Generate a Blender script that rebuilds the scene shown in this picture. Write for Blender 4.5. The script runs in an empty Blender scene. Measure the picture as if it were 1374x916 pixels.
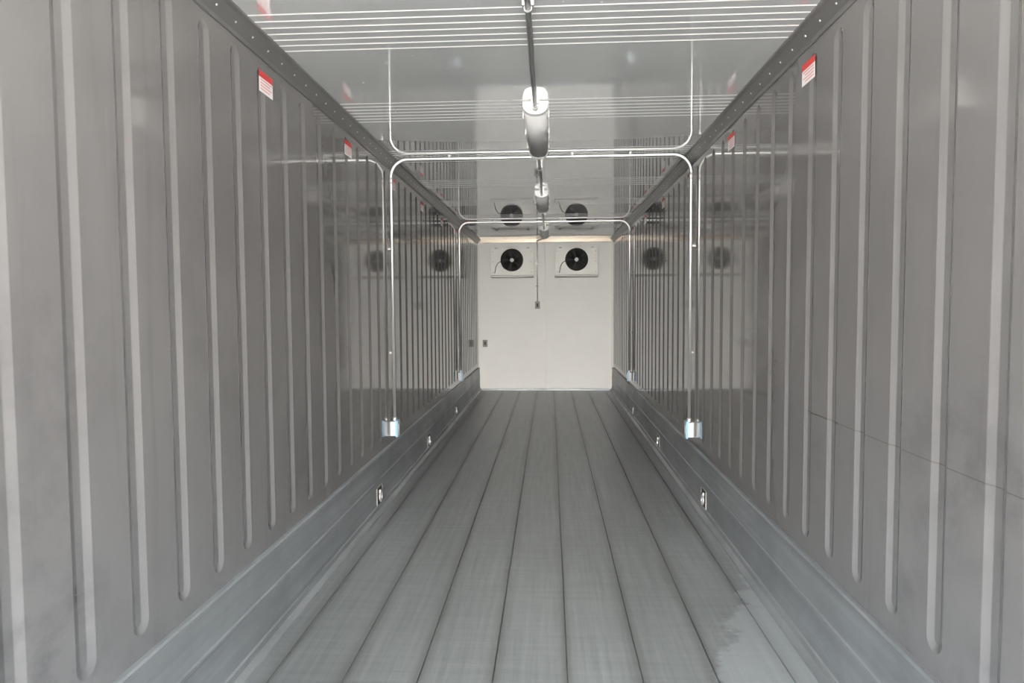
import bpy, bmesh, math, random
from mathutils import Matrix, Vector
random.seed(4)
S=bpy.context.scene
XL,XR=-1.24,1.085
XC=(XL+XR)/2
Y0,Y1=-0.35,11.58
H=2.60
KZ=0.40

# ---------------------------------------------------------------- helpers
def newmat(name,base=(.5,.5,.5),rough=.5,metal=0.0,ior=1.5):
    m=bpy.data.materials.new(name); m.use_nodes=True
    p=m.node_tree.nodes['Principled BSDF']
    p.inputs['Base Color'].default_value=(*base,1)
    p.inputs['Roughness'].default_value=rough
    p.inputs['Metallic'].default_value=metal
    p.inputs['IOR'].default_value=ior
    return m
class NT:
    def __init__(s,m): s.t=m.node_tree; s.p=s.t.nodes['Principled BSDF']
    def n(s,typ,**k):
        x=s.t.nodes.new(typ)
        for a,b in k.items(): setattr(x,a,b)
        return x
    def l(s,a,b): s.t.links.new(a,b)
    def coord(s,scale=(1,1,1)):
        c=s.n('ShaderNodeTexCoord'); mp=s.n('ShaderNodeMapping'); mp.inputs['Scale'].default_value=scale
        s.l(c.outputs['Object'],mp.inputs['Vector']); return mp.outputs['Vector']
    def noise(s,scale,detail=4,rough=.55,vec=(1,1,1)):
        x=s.n('ShaderNodeTexNoise'); x.inputs['Scale'].default_value=scale
        x.inputs['Detail'].default_value=detail; x.inputs['Roughness'].default_value=rough
        s.l(s.coord(vec),x.inputs['Vector']); return x.outputs['Fac']
    def ramp(s,f,stops):
        r=s.n('ShaderNodeValToRGB'); e=r.color_ramp.elements
        while len(e)<len(stops): e.new(.5)
        for i,(p,c) in enumerate(stops):
            e[i].position=p; e[i].color=(*c,1) if len(c)==3 else c
        s.l(f,r.inputs['Fac']); return r.outputs['Color']
    def mix(s,a,b,f,mode='MIX'):
        x=s.n('ShaderNodeMix',data_type='RGBA',blend_type=mode)
        for v,i in ((a,6),(b,7),(f,0)):
            if isinstance(v,(int,float)): x.inputs[i].default_value=v
            elif isinstance(v,tuple): x.inputs[i].default_value=(*v,1)
            else: s.l(v,x.inputs[i])
        return x.outputs[2]
    def maprange(s,f,a,b,c,d):
        x=s.n('ShaderNodeMapRange'); 
        for i,v in enumerate((a,b,c,d)): x.inputs[i+1].default_value=v
        s.l(f,x.inputs[0]); return x.outputs[0]
    def math(s,op,a,b=0.0):
        x=s.n('ShaderNodeMath',operation=op)
        for i,v in enumerate((a,b)):
            if isinstance(v,(int,float)): x.inputs[i].default_value=v
            else: s.l(v,x.inputs[i])
        return x.outputs[0]
    def bump(s,f,strength,dist):
        b=s.n('ShaderNodeBump'); b.inputs['Strength'].default_value=strength; b.inputs['Distance'].default_value=dist
        s.l(f,b.inputs['Height']); s.l(b.outputs['Normal'],s.p.inputs['Normal'])
def obj(name,bm,mats,parent=None,smooth=False):
    me=bpy.data.meshes.new(name); bm.normal_update(); bm.to_mesh(me); bm.free()
    for m in (mats if isinstance(mats,(list,tuple)) else [mats]): me.materials.append(m)
    if smooth:
        for p in me.polygons: p.use_smooth=True
    o=bpy.data.objects.new(name,me); S.collection.objects.link(o)
    if parent: o.parent=parent
    return o
def box(bm,x0,x1,y0,y1,z0,z1,mi=0,bev=0):
    g=bmesh.ops.create_cube(bm,size=1)
    vs=g['verts']
    bmesh.ops.scale(bm,vec=(x1-x0,y1-y0,z1-z0),verts=vs)
    bmesh.ops.translate(bm,vec=((x0+x1)/2,(y0+y1)/2,(z0+z1)/2),verts=vs)
    fs=set(f for v in vs for f in v.link_faces)
    for f in fs: f.material_index=mi
    if bev:
        es=list(set(e for v in vs for e in v.link_edges))
        r=bmesh.ops.bevel(bm,geom=es,offset=bev,segments=2,affect='EDGES',profile=.5)
        for f in r['faces']: f.material_index=mi
def cyl(bm,c,axis,r,h,seg=20,mi=0,r2=None,smooth=True):
    g=bmesh.ops.create_cone(bm,cap_ends=True,segments=seg,radius1=r,radius2=r if r2 is None else r2,depth=h)
    vs=g['verts']
    rot=Vector((0,0,1)).rotation_difference(Vector(axis)).to_matrix()
    bmesh.ops.rotate(bm,cent=(0,0,0),matrix=rot,verts=vs)
    bmesh.ops.translate(bm,vec=c,verts=vs)
    for f in set(f for v in vs for f in v.link_faces):
        f.material_index=mi
        if smooth and len(f.verts)==4: f.smooth=True
def tube(bm,pts,r,seg=10,mi=0,closed=False):
    pts=[Vector(p) for p in pts]; rings=[]; n=len(pts)
    up=None
    for i,p in enumerate(pts):
        if closed: d=pts[(i+1)%n]-pts[i-1]
        else: d=(pts[min(i+1,n-1)]-pts[max(i-1,0)])
        d.normalize()
        if up is None:
            up=d.orthogonal().normalized()
        else:
            up=(up-d*up.dot(d)).normalized()
        b=d.cross(up)
        rings.append([bm.verts.new(p+r*(math.cos(2*math.pi*k/seg)*up+math.sin(2*math.pi*k/seg)*b)) for k in range(seg)])
    for i in range(n if closed else n-1):
        a=rings[i]; c=rings[(i+1)%n]
        for k in range(seg):
            f=bm.faces.new((a[k],a[(k+1)%seg],c[(k+1)%seg],c[k])); f.smooth=True; f.material_index=mi
    if not closed:
        for rr in (rings[0][::-1],rings[-1]): 
            f=bm.faces.new(rr); f.material_index=mi
def prism(bm,prof,y0,y1,mi=0):
    """extrude an xz profile along y"""
    a=[bm.verts.new((x,y0,z)) for x,z in prof]; b=[bm.verts.new((x,y1,z)) for x,z in prof]
    n=len(prof)
    for i in range(n):
        f=bm.faces.new((a[i],a[(i+1)%n],b[(i+1)%n],b[i])); f.material_index=mi
    f=bm.faces.new(a[::-1]); f.material_index=mi
    f=bm.faces.new(b); f.material_index=mi
def empty(name,loc=(0,0,0)):
    e=bpy.data.objects.new(name,None); e.location=loc; e.empty_display_size=.1; S.collection.objects.link(e); return e

# ---------------------------------------------------------------- materials
# glossy grey lining
m_wall=newmat('grey_steel_lining',(.2,.2,.2),.06,.2,1.65)
n=NT(m_wall)
a=n.noise(1.3,5,.6,(1,1,.6)); b=n.noise(7,7,.7,(1,1,1)); pt=n.noise(1.7,3,.5)
c1=n.ramp(a,[(.3,(.112,.108,.107)),(.7,(.140,.135,.134))])
c2=n.ramp(b,[(.46,(0,0,0)),(.64,(1,1,1))]); c3=n.ramp(pt,[(.44,(0,0,0)),(.60,(1,1,1))])
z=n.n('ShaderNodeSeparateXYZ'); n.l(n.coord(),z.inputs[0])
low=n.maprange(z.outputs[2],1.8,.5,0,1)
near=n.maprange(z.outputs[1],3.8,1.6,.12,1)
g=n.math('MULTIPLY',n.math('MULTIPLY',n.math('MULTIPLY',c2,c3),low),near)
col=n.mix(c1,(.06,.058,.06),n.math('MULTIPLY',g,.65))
# sky and ground reflection painted as a bluish tint low on the near panels
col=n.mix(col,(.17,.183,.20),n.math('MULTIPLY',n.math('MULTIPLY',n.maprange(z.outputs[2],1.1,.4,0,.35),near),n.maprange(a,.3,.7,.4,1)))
# vertical run marks
rm=n.ramp(n.noise(16,4,.6,(1,1,.05)),[(.58,(0,0,0)),(.72,(1,1,1))])
col=n.mix(col,(.08,.075,.073),n.math('MULTIPLY',rm,.3))
# reflected horizon painted as a faint brown line on right lining near the doors
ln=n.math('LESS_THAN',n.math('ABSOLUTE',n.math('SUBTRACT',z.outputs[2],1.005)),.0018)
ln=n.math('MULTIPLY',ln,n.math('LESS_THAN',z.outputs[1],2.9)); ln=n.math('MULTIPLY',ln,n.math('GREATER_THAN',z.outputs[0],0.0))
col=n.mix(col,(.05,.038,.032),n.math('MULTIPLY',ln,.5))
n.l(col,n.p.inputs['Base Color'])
n.l(n.maprange(b,.3,.8,.05,.12),n.p.inputs['Roughness'])
n.bump(n.noise(2.2,1,.4,(1,1,.35)),.012,.02)

m_ceil=newmat('white_gloss_ceiling',(.62,.62,.61),.03,.62,1.9)
n=NT(m_ceil)
v=n.n('ShaderNodeTexVoronoi'); v.inputs['Scale'].default_value=9; n.l(n.coord(),v.inputs['Vector'])
dots=n.ramp(v.outputs['Distance'],[(.035,(1,1,1)),(.06,(0,0,0))])
nn=n.ramp(n.noise(.9,2),[(.5,(0,0,0)),(.62,(1,1,1))])
dn=n.math('MULTIPLY',dots,nn)
n.l(n.maprange(dn,0,1,.62,.1),n.p.inputs['Metallic'])
n.l(n.mix((.95,.95,.955),(.98,.98,.98),dn),n.p.inputs['Base Color'])

m_ridge=newmat('white_ridge',(.70,.70,.69),.3)
m_back=newmat('white_end_wall',(.78,.765,.73),.6)
n=NT(m_back)
n.l(n.ramp(n.noise(1.2,4),[(.3,(.78,.775,.755)),(.7,(.82,.815,.795))]),n.p.inputs['Base Color'])
m_kick=newmat('aluminium_kickplate',(.36,.40,.42),.34,.5)
n=NT(m_kick)
st=n.noise(6,6,.6,(1,.08,3)); sm=n.noise(3,5,.6,(1,.6,1))
c=n.ramp(st,[(.3,(.18,.192,.202)),(.7,(.275,.29,.302))])
c=n.mix(c,(.13,.14,.147),n.ramp(sm,[(.4,(0,0,0)),(.8,(.7,.7,.7))]))
n.l(c,n.p.inputs['Base Color'])
n.l(n.maprange(sm,.3,.7,.35,.45),n.p.inputs['Roughness'])

m_floor=newmat('aluminium_floor',(.3,.33,.34),.36,.45)
n=NT(m_floor)
sx=n.n('ShaderNodeSeparateXYZ'); n.l(n.coord(),sx.inputs[0])
fr=n.math('FRACT',n.math('MULTIPLY',n.math('ADD',sx.outputs[0],10*.292-.065),1/.292))
ds=n.math('ABSOLUTE',n.math('SUBTRACT',fr,.5))      # .5 at seam
wob=n.noise(5,5,.6,(1,.25,1))
ds2=n.math('ADD',ds,n.maprange(wob,.3,.7,-.05,.05))
seam=n.ramp(ds2,[(.34,(0,0,0)),(.5,(1,1,1))])
st=n.noise(40,6,.7,(1,.03,1)); cr=n.noise(30,5,.7,(.06,1,1)); big=n.noise(1.1,5,.6,(1,.5,1))
c=n.ramp(st,[(.25,(.205,.22,.227)),(.75,(.31,.328,.336))])
c=n.mix(c,n.ramp(cr,[(.3,(.62,.62,.62)),(.7,(1,1,1))]),.45,'MULTIPLY')
c=n.mix(c,n.ramp(big,[(.35,(.76,.76,.76)),(.65,(1.0,1.0,1.0))]),.9,'MULTIPLY')
c=n.mix(c,(.10,.10,.098),n.math('MULTIPLY',seam,.6))
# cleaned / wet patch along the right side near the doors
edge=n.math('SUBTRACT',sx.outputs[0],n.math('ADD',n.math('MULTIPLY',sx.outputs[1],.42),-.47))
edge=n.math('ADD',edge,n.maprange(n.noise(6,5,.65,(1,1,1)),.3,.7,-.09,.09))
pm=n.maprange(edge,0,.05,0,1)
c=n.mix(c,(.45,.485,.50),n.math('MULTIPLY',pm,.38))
n.l(c,n.p.inputs['Base Color'])
n.l(n.maprange(big,.3,.7,.32,.42),n.p.inputs['Roughness'])
n.bump(st,.12,.002)
m_gap=newmat('dark_gap',(.04,.042,.042),.6)
m_trimd=newmat('dull_aluminium_trim',(.15,.148,.145),.35,.5)
m_rivet=newmat('rivet_metal',(.6,.6,.6),.35,.8)
m_brz=newmat('warm_trim',(.55,.47,.38),.35,.2)
m_galv=newmat('galvanised_conduit',(.62,.62,.61),.35,.85)
m_strap=newmat('strap_metal',(.3,.3,.3),.45,.6)
m_galvd=newmat('grey_conduit',(.25,.25,.25),.35,.6)
m_white=newmat('white_plastic',(.85,.85,.83),.35)
m_diff=newmat('frosted_diffuser',(.40,.40,.40),.35)
m_unit=newmat('unit_white_paint',(.80,.79,.75),.45)
m_black=newmat('black_plastic',(.008,.008,.008),.65)
m_boxg=newmat('box_grey',(.33,.35,.36),.45,.2)
m_pan=newmat('pan_grey',(.33,.325,.31),.45,.2)
m_wbox=newmat('weathered_box_grey',(.20,.20,.195),.5,.1)
m_blue=newmat('blue_switch_cover',(.10,.28,.50),.45)
m_red=newmat('label_red',(.45,.035,.035),.5)
m_lab=newmat('label_white',(.62,.60,.60),.5)
m_lt=newmat('label_text',(.5,.2,.2),.5)
m_conc=newmat('concrete_ground',(.45,.44,.42),.85)
n=NT(m_conc); n.l(n.ramp(n.noise(2,8,.6),[(.3,(.46,.44,.41)),(.7,(.56,.54,.51))]),n.p.inputs['Base Color'])
m_ext=newmat('container_outer_paint',(.7,.7,.7),.5)

# ---------------------------------------------------------------- walls with pressed vertical beads
def ribwall(name,X,sgn):
    """sgn: outward direction (-1 left, +1 right)"""
    bm=bmesh.new()
    zb,zt=KZ-.02,H
    P=.24; hw=P/2
    yc=1.92-P*9; 
    while yc-hw<Y0: yc+=P
    rb,rt=KZ+.065,2.49
    loops=[(.040,0),(.036,.0010),(.017,.0080),(.013,.0090)]
    prev_end=yc-hw
    def q(ya,yb):
        vs=[bm.verts.new(v) for v in ((X,ya,zb),(X,yb,zb),(X,yb,zt),(X,ya,zt))]
        bm.faces.new(vs)
    q(Y0,prev_end)
    N=10
    while yc+hw<=Y1+1e-6:
        rings=[]
        for r,d in loops:
            R=loops[0][0]
            pts=[]
            for k in range(N+1):       # top cap from right(+y) to left
                t=math.pi*k/N; pts.append((yc+r*math.cos(t),rt-R+r*math.sin(t)))
            for k in range(N+1):
                t=math.pi+math.pi*k/N; pts.append((yc+r*math.cos(t),rb+R+r*math.sin(t)))
            rings.append([bm.verts.new((X+sgn*d,y,z)) for y,z in pts])
        M=len(rings[0])
        for i in range(len(rings)-1):
            for k in range(M):
                f=bm.faces.new((rings[i][k],rings[i][(k+1)%M],rings[i+1][(k+1)%M],rings[i+1][k])); f.smooth=True
        bm.faces.new(rings[-1])
        o=rings[0]
        h=N//2
        left=[o[k] for k in range(h,N+1+h+1)]
        right=[o[k%M] for k in range(N+1+h,M+h+1)]
        c=[bm.verts.new((X,yy,zz)) for yy,zz in ((yc-hw,zb),(yc-hw,zt),(yc,zt),(yc+hw,zt),(yc+hw,zb),(yc,zb))]
        bm.faces.new([c[5],c[0],c[1],c[2]]+left)
        bm.faces.new([c[2],c[3],c[4],c[5]]+right)
        prev_end=yc+hw; yc+=P
    q(prev_end,Y1)
    bmesh.ops.recalc_face_normals(bm,faces=bm.faces)
    for f in bm.faces:
        if f.normal.x*sgn>0: f.normal_flip()
    box(bm,min(X+sgn*.03,X+sgn*.09),max(X+sgn*.03,X+sgn*.09),Y0,Y1+.1,-.1,H+.1,1)
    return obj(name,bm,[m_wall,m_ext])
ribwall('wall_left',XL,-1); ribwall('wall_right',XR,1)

# back wall: two panels with a seam
bm=bmesh.new()
box(bm,XL-.02,XC-.002,Y1,Y1+.1,-.05,H+.05,0,.004); box(bm,XC+.002,XR+.02,Y1,Y1+.1,-.05,H+.05,0,.004)
box(bm,XL-.05,XR+.05,Y1+.02,Y1+.15,-.1,H+.1,0)
obj('wall_back',bm,m_back)

# ceiling with groups of pressed ridges
bm=bmesh.new()
box(bm,XL-.03,XR+.03,Y0,Y1+.1,H,H+.1,0)
yc=2.82-1.16*2
while yc<Y1-.2:
    for k in range(7):
        y=yc+(k-3)*.062
        if y<Y0+.02: continue
        a=[]
        prof=[(-.006,0),(-.004,-.0009),(0,-.0015),(.004,-.0009),(.006,0)]
        r0=[bm.verts.new((XL+.03,y+u,H+w)) for u,w in prof]; r1=[bm.verts.new((XR-.03,y+u,H+w)) for u,w in prof]
        for i in range(4):
            f=bm.faces.new((r0[i],r0[i+1],r1[i+1],r1[i])); f.smooth=True; f.material_index=1
    yc+=1.16
obj('ceiling',bm,[m_ceil,m_ridge])

# floor planks
bm=bmesh.new()
box(bm,XL-.03,XR+.03,Y0,Y1+.05,-.12,-.008,1)
seams=[.065+.292*k for k in range(-4,4)]
ed=[XL-.02]+seams+[XR+.02]
for i in range(len(ed)-1):
    if ed[i+1]-ed[i]<.02: continue
    box(bm,ed[i]+.0015,ed[i+1]-.0015,Y0,Y1,-.03,0,0,.0015)
for s in seams: # raised weld lip alongside each seam
    box(bm,s+.003,s+.009,Y0,Y1,-.004,.0025,0)
obj('floor',bm,[m_floor,m_gap])

# kickplates
def kick(name,X,s):  # s: direction into room
    bm=bmesh.new()
    prof=[(X-s*.02,-.005),(X+s*.055,-.005),(X+s*.055,.012),(X+s*.032,.03),(X+s*.030,.055),(X+s*.022,.06),(X+s*.022,.215),(X+s*.027,.222),(X+s*.027,.232),(X+s*.022,.239),(X+s*.018,KZ-.03),(X+s*.024,KZ-.028),(X+s*.024,KZ-.006),(X+s*.016,KZ),(X-s*.02,KZ)]
    if s<0: prof=prof[::-1]
    prism(bm,prof,Y0,Y1,0)
    bmesh.ops.recalc_face_normals(bm,faces=bm.faces)
    obj(name,bm,m_kick)
kick('baseboard_left',XL,1); kick('baseboard_right',XR,-1)

# ceiling corner trims with rivets
def ctrim(name,X,s):
    bm=bmesh.new()
    prof=[(X-s*.01,H+.004),(X-s*.01,H-.075),(X+s*.006,H-.075),(X+s*.010,H-.060),(X+s*.042,H-.014),(X+s*.060,H-.010),(X+s*.060,H+.004)]
    if s<0: prof=prof[::-1]
    prism(bm,prof,Y0,Y1,0)
    bmesh.ops.recalc_face_normals(bm,faces=bm.faces)
    y=Y0+.1
    while y<Y1:
        cyl(bm,(X+s*.026,y,H-.037),(s*.8,0,-.6),.0045,.005,8,1)
        y+=.15
    obj(name,bm,[m_trimd,m_rivet])
ctrim('trim_1',XL,1); ctrim('trim_2',XR,-1)
bm=bmesh.new(); box(bm,XL+.01,XR-.01,Y1-.03,Y1+.002,H-.055,H+.003,0,.004); obj('trim_3',bm,m_brz)
for nm,X,s in (('trim_4',XL,1),('trim_5',XR,-1)):
    bm=bmesh.new(); a,b=sorted((X-s*.005,X+s*.03)); box(bm,a,b,Y1-.03,Y1+.002,KZ-.01,H-.05,0,.003); obj(nm,bm,m_back)
bm=bmesh.new(); box(bm,XL+.02,XR-.02,Y1-.02,Y1+.002,-.002,.03,0,.003); obj('trim_6',bm,m_kick)

# ---------------------------------------------------------------- conduits
def arch(Y):
    e=empty('electrical_conduit_arch',(0,Y,0))
    r=.0115; xl=XL+.03; xr=XR-.03; zt=H-.022; R=.13; zb=.56
    pts=[(xl,0,zb)]
    for k in range(13):
        t=math.pi-math.pi/2*k/12; pts.append((xl+R+R*math.cos(t),0,zt-R+R*math.sin(t)))
    for k in range(13):
        t=math.pi/2-math.pi/2*k/12; pts.append((xr-R+R*math.cos(t),0,zt-R+R*math.sin(t)))
    pts.append((xr,0,zb))
    bm=bmesh.new(); tube(bm,pts,r,12)
    for x in (xl,xr):
        cyl(bm,(x,0,zb+.02),(0,0,1),.017,.04,14); cyl(bm,(x,0,zt-R-.03),(0,0,1),.014,.05,14)
        for z in (1.1,1.9):
            s=-1 if x==xl else 1
            w=XL if x==xl else XR
            a,b=sorted((w,x)); box(bm,a,b,-.003,.009,z-.006,z+.006,1)
    for x in (xl+.45,XC+.25,xr-.45):
        box(bm,x-.008,x+.008,-.003,.009,zt,H+.001,1)
    obj('conduit_pipe',bm,[m_galv,m_strap],e)
    for i,(w,s) in enumerate(((XL,1),(XR,-1))):
        bm=bmesh.new(); a,b=sorted((w-s*.001,w+s*.055)); box(bm,a,b,-.035,.035,.455,.57,0,.006)
        a,b=sorted((w+s*.054,w+s*.060)); box(bm,a,b,-.038,.038,.45,.575,1,.002)
        a,b=sorted((w+s*.0595,w+s*.064)); box(bm,a,b,-.012,.012,.48,.545,0,.001)
        obj('junction_box_%d'%(i+1),bm,[m_boxg,m_boxg],e)
        bm=bmesh.new(); a,b=sorted((w+s*.045,w+s*.056)); box(bm,a,b,-.040,.040,.447,.578,0); obj('gasket_%d'%(i+1),bm,m_blue,e)
arch(5.13); arch(9.0)

fix_y=[3.8,6.68,9.6]; FL=1.17
e=empty('ceiling_conduit')
bm=bmesh.new()
segs=[(Y0,fix_y[0]),(fix_y[0]+FL,fix_y[1]),(fix_y[1]+FL,fix_y[2]),(fix_y[2]+FL,Y1-.04)]
for a,b in segs[:3]:
    tube(bm,[(XC,a,H-.045),(XC,b+.01,H-.045)],.012,12)
    y=a+.5
    while y<b:
        box(bm,XC-.022,XC+.022,y-.01,y+.01,H-.034,H+.001,0); cyl(bm,(XC,y,H-.045),(0,1,0),.0155,.02,12); y+=1.2
    cyl(bm,(XC,b-.02,H-.045),(0,1,0),.018,.04,14)
a,b=segs[3]
XV=XC-.135
pts=[(XC,a,H-.045),(XC,a+.2,H-.045),(XC-.03,a+.28,H-.045),(XV+.03,a+.50,H-.045),(XV,a+.58,H-.045)]
for k in range(9):
    t=math.pi/2*k/8; pts.append((XV,Y1-.045-.1+.1*math.sin(t),H-.045-.1+.1*math.cos(t)))
pts.append((XV,Y1-.045,2.0)); pts.append((XV,Y1-.03,1.53)); tube(bm,pts,.010,12)
for z in (1.8,2.2): box(bm,XV-.03,XV+.02,Y1-.04,Y1+.001,z-.01,z+.01,0)
obj('pipe_run',bm,m_galvd,e)
def wallbox(name,x,z,w=.075,h=.115):
    e=empty(name,(x,Y1,z))
    bm=bmesh.new(); box(bm,-w/2,w/2,-.045,.001,-h/2,h/2,0,.006); obj('box_body',bm,m_wbox,e)
    bm=bmesh.new(); box(bm,-w/2-.004,w/2+.004,-.051,-.044,-h/2-.004,h/2+.004,0,.002)
    box(bm,-.013,.013,-.056,-.050,-.03,.03,1,.001); obj('cover_plate',bm,[m_wbox,m_black],e)
wallbox('light_switch',XV,1.475)
wallbox('electrical_outlet',XL+.12,.82)

# ---------------------------------------------------------------- light fixtures
def fixture(Y):
    e=empty('ceiling_light_fixture',(XC,Y,H))
    def ring(sc):
        pr=[]
        for k in range(17):
            t=math.pi*k/16
            pr.append((-.068*math.cos(t)*sc,-.03-.045*math.sin(t)*sc))
        return [(-.068*sc,-.004)]+pr+[(.068*sc,-.004)]
    def body(y0,y1,sc,mat,name):
        bm=bmesh.new(); prism(bm,ring(sc),y0,y1); bmesh.ops.recalc_face_normals(bm,faces=bm.faces)
        for f in bm.faces:
            if len(f.verts)==4 and abs(f.normal.z)<.999 or len(f.verts)==4 and f.normal.z<0: f.smooth=True
        return obj(name,bm,mat,e)
    body(.05,FL-.05,.97,m_diff,'diffuser')
    for i,(a,b) in enumerate(((0,.055),(FL-.055,FL))): 
        o=body(a,b,1.03,m_white,'end_cap_%d'%(i+1))
        bv=o.modifiers.new('b','BEVEL'); bv.width=.006; bv.segments=3; bv.limit_method='ANGLE'; bv.angle_limit=1.0
    bm=bmesh.new(); box(bm,-.073,.073,.02,FL-.02,-.022,.001,0,.004)
    for y in (.2,.58,.97):
        for s in (-1,1): box(bm,s*.074-.004,s*.074+.004,y-.02,y+.02,-.045,-.005,0,.002)
    obj('housing_base',bm,m_white,e)
for y in fix_y: fixture(y)

# ---------------------------------------------------------------- evaporator fan units
def unit(x):
    W,Hh,D=.70,.44,.30
    e=empty('evaporator_fan_unit',(x,Y1,2.20))
    bm=bmesh.new()
    cx,cz,R=0.0,.03,.19; N=48
    yf=-D
    circ=[bm.verts.new((cx+R*math.cos(2*math.pi*k/N),yf,cz+R*math.sin(2*math.pi*k/N))) for k in range(N)]
    cor=[(W/2,Hh/2),(-W/2,Hh/2),(-W/2,-Hh/2),(W/2,-Hh/2)]
    cv=[bm.verts.new((a,yf,b)) for a,b in cor]
    ridx=[N//8,3*N//8,5*N//8,7*N//8]
    for i in range(4):
        a=ridx[i]; b=ridx[(i+1)%4]
        if b<a: b+=N
        arc=[circ[k%N] for k in range(a,b+1)]
        bm.faces.new([cv[(i+1)%4],cv[i]]+arc)
    bk=[bm.verts.new((a,0.001,b)) for a,b in cor]
    for i in range(4):
        bm.faces.new((cv[i],cv[(i+1)%4],bk[(i+1)%4],bk[i]))
    c2=[bm.verts.new((cx+R*.95*math.cos(2*math.pi*k/N),yf+.10,cz+R*.95*math.sin(2*math.pi*k/N))) for k in range(N)]
    c0=[bm.verts.new((cx+R*1.0*math.cos(2*math.pi*k/N),yf-.015,cz+R*1.0*math.sin(2*math.pi*k/N))) for k in range(N)]
    for k in range(N):
        f=bm.faces.new((circ[k],circ[(k+1)%N],c2[(k+1)%N],c2[k])); f.material_index=1
        f=bm.faces.new((c0[k],c0[(k+1)%N],circ[(k+1)%N],circ[k])); f.material_index=1
    f=bm.faces.new(c2); f.material_index=1
    bmesh.ops.recalc_face_normals(bm,faces=bm.faces)
    box(bm,-W/2-.012,W/2+.012,yf-.012,.0,-Hh/2-.035,-Hh/2-.001,2,.005)
    box(bm,-W/2-.006,-W/2+.05,yf-.006,yf-.0005,-Hh/2,Hh/2,0,.002); box(bm,W/2-.05,W/2+.006,yf-.006,yf-.0005,-Hh/2,Hh/2,0,.002)
    for a in (-W/2+.08,W/2-.08): box(bm,a-.02,a+.02,-.29,-.001,Hh/2+.001,Hh/2+.02,2,.002)
    for a in (-.32,.32):
        for b in (-.17,0,.17): cyl(bm,(a,yf-.008,b),(0,-1,0),.007,.006,8,2)
    obj('cabinet',bm,[m_unit,m_black,m_pan],e)
    bm=bmesh.new()
    for k in range(5):
        t0=2*math.pi*k/5
        rows=[]
        for i in range(5):
            r=.04+.125*i/4; wv=.55
            rows.append([bm.verts.new((cx+r*math.cos(t0+u*wv),yf+.06-.03*u,cz+r*math.sin(t0+u*wv))) for u in (-.8,-.3,.3,.8)])
        for i in range(4):
            for j in range(3):
                f=bm.faces.new((rows[i][j],rows[i][j+1],rows[i+1][j+1],rows[i+1][j])); f.smooth=True
    obj('fan_blades',bm,m_black,e)
    bm=bmesh.new(); cyl(bm,(cx,yf+.02,cz),(0,1,0),.032,.06,20); cyl(bm,(cx,yf-.016,cz),(0,1,0),.022,.01,16); obj('motor_hub',bm,m_boxg,e)
    bm=bmesh.new()
    for r in (.06,.10,.14,.18):
        tube(bm,[(cx+r*math.cos(2*math.pi*k/32),yf-.018,cz+r*math.sin(2*math.pi*k/32)) for k in range(32)],.0016,5,closed=True)
    for k in range(4):
        t=math.pi/4+math.pi/2*k
        tube(bm,[(cx+.02*math.cos(t),yf-.019,cz+.02*math.sin(t)),(cx+.195*math.cos(t),yf-.016,cz+.195*math.sin(t))],.003,5)
    obj('wire_guard',bm,m_black,e)
    bm=bmesh.new()
    tube(bm,[(-.15,yf-.02,-.01),(-.2,yf-.03,.0),(-.24,yf-.03,-.03),(-.27,yf-.03,-.09),(-.28,yf-.02,-.15),(-.29,yf-.01,-.19)],.006,8)
    obj('power_cable',bm,m_black,e)
unit(XC-.555); unit(XC+.525)

# ---------------------------------------------------------------- labels
def label(X,s,Y,z=2.43):
    e=empty('warning_label',(X,Y,z))
    w,h=.070,.045
    def b(n,y0,y1,z0,z1,d,m):
        bm=bmesh.new(); a,c=sorted((s*.0002,s*d)); box(bm,a,c,y0,y1,z0,z1,0); obj(n,bm,m,e)
    b('label_sheet',-w,w,-h,h,.0010,m_lab)
    b('red_header',-w,w,h-.028,h,.0014,m_red)
    bm=bmesh.new()
    for k in range(4):
        zz=.008-.013*k; a,c=sorted((s*.0002,s*.0014)); box(bm,a,c,-w+.012,w-.012-.02*(k%2),zz-.0025,zz+.0025,0)
    obj('text_lines',bm,m_lt,e)
for k in range(7):
    label(XL,1,2.93+1.2*k+(.0)); label(XR,-1,2.93+1.2*k)

# ---------------------------------------------------------------- lashing rings in kickplate
def lash(X,s,Y):
    e=empty('tie_down_ring',(X+s*.022,Y,.118))
    bm=bmesh.new()
    a,c=sorted((-s*.004,s*.005))
    for y0,y1,z0,z1 in ((-.075,.075,.06,.068),(-.075,.075,-.068,-.06),(-.075,-.065,-.068,.068),(.065,.075,-.068,.068)):
        box(bm,a,c,y0,y1,z0,z1,0,.001)
    obj('frame',bm,m_wbox,e)
    bm=bmesh.new(); a,c=sorted((-s*.003,s*.002)); box(bm,a,c,-.067,.067,-.062,.062,0); obj('recess_pocket',bm,m_black,e)
    bm=bmesh.new()
    tube(bm,[(s*.010,.030*math.cos(2*math.pi*k/20),-.012+.032*math.sin(2*math.pi*k/20)) for k in range(20)],.006,8,closed=True)
    a,c=sorted((0,s*.012)); box(bm,a,c,-.014,.014,.014,.04,0,.003)
    obj('ring',bm,m_galv,e)
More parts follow.
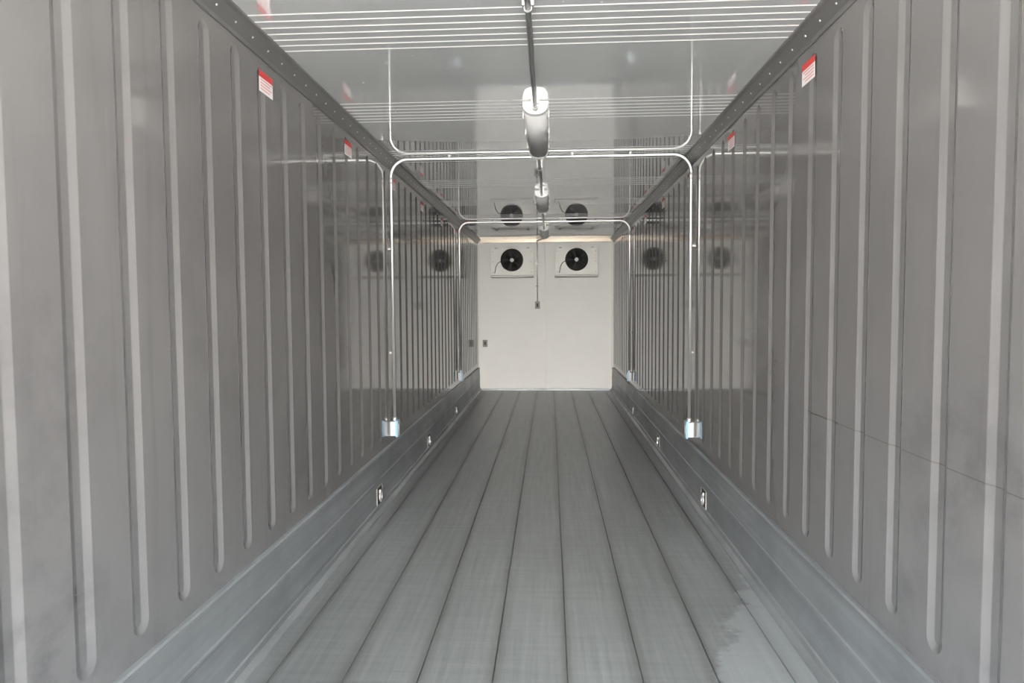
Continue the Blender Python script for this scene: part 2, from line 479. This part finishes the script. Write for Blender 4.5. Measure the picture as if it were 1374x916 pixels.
for y in (4.66,6.62,8.58):
    lash(XL,1,y); lash(XR,-1,y)

# ---------------------------------------------------------------- outside ground
bm=bmesh.new(); box(bm,-30,30,-40,30,-.35,-.13,0); obj('ground',bm,m_conc)

# ---------------------------------------------------------------- light
w=bpy.data.worlds.new('World'); S.world=w; w.use_nodes=True
t=w.node_tree; bg=t.nodes['Background']
tc=t.nodes.new('ShaderNodeTexCoord'); vm=t.nodes.new('ShaderNodeVectorMath'); vm.operation='DOT_PRODUCT'
d=Vector((0,-1,.08)).normalized(); vm.inputs[1].default_value=d
t.links.new(tc.outputs['Generated'],vm.inputs[0])
rp=t.nodes.new('ShaderNodeValToRGB'); rp.color_ramp.interpolation='EASE'
e0,e1=rp.color_ramp.elements; e0.position=.80; e0.color=(.83,.92,1,1); e1.position=.99; e1.color=(1,.95,.885,1)
t.links.new(vm.outputs['Value'],rp.inputs['Fac']); t.links.new(rp.outputs['Color'],bg.inputs[0])
mr=t.nodes.new('ShaderNodeMapRange'); mr.interpolation_type='SMOOTHSTEP'
mr.inputs[1].default_value=.80; mr.inputs[2].default_value=.99; mr.inputs[3].default_value=15; mr.inputs[4].default_value=46
t.links.new(vm.outputs['Value'],mr.inputs[0]); t.links.new(mr.outputs[0],bg.inputs[1])
sun=bpy.data.lights.new('sun','SUN'); sun.energy=128; sun.angle=.02; sun.color=(1,.96,.90)
so=bpy.data.objects.new('sun',sun); S.collection.objects.link(so); so.rotation_euler=(math.radians(-14),math.radians(12),0)

# ---------------------------------------------------------------- camera
cam=bpy.data.cameras.new('camera'); cam.sensor_width=36; cam.lens=900/1374*36; cam.clip_start=.01
co=bpy.data.objects.new('camera',cam); S.collection.objects.link(co)
yaw=math.atan(51/900); pitch=math.atan(47/900); roll=math.radians(-.35)
M=Matrix.Rotation(yaw,4,'Z')@Matrix.Rotation(math.pi/2-pitch,4,'X')@Matrix.Rotation(roll,4,'Z')
M.translation=(0,0,1.454)
co.matrix_world=M
S.camera=co
S.view_settings.view_transform='Standard'
S.view_settings.exposure=0
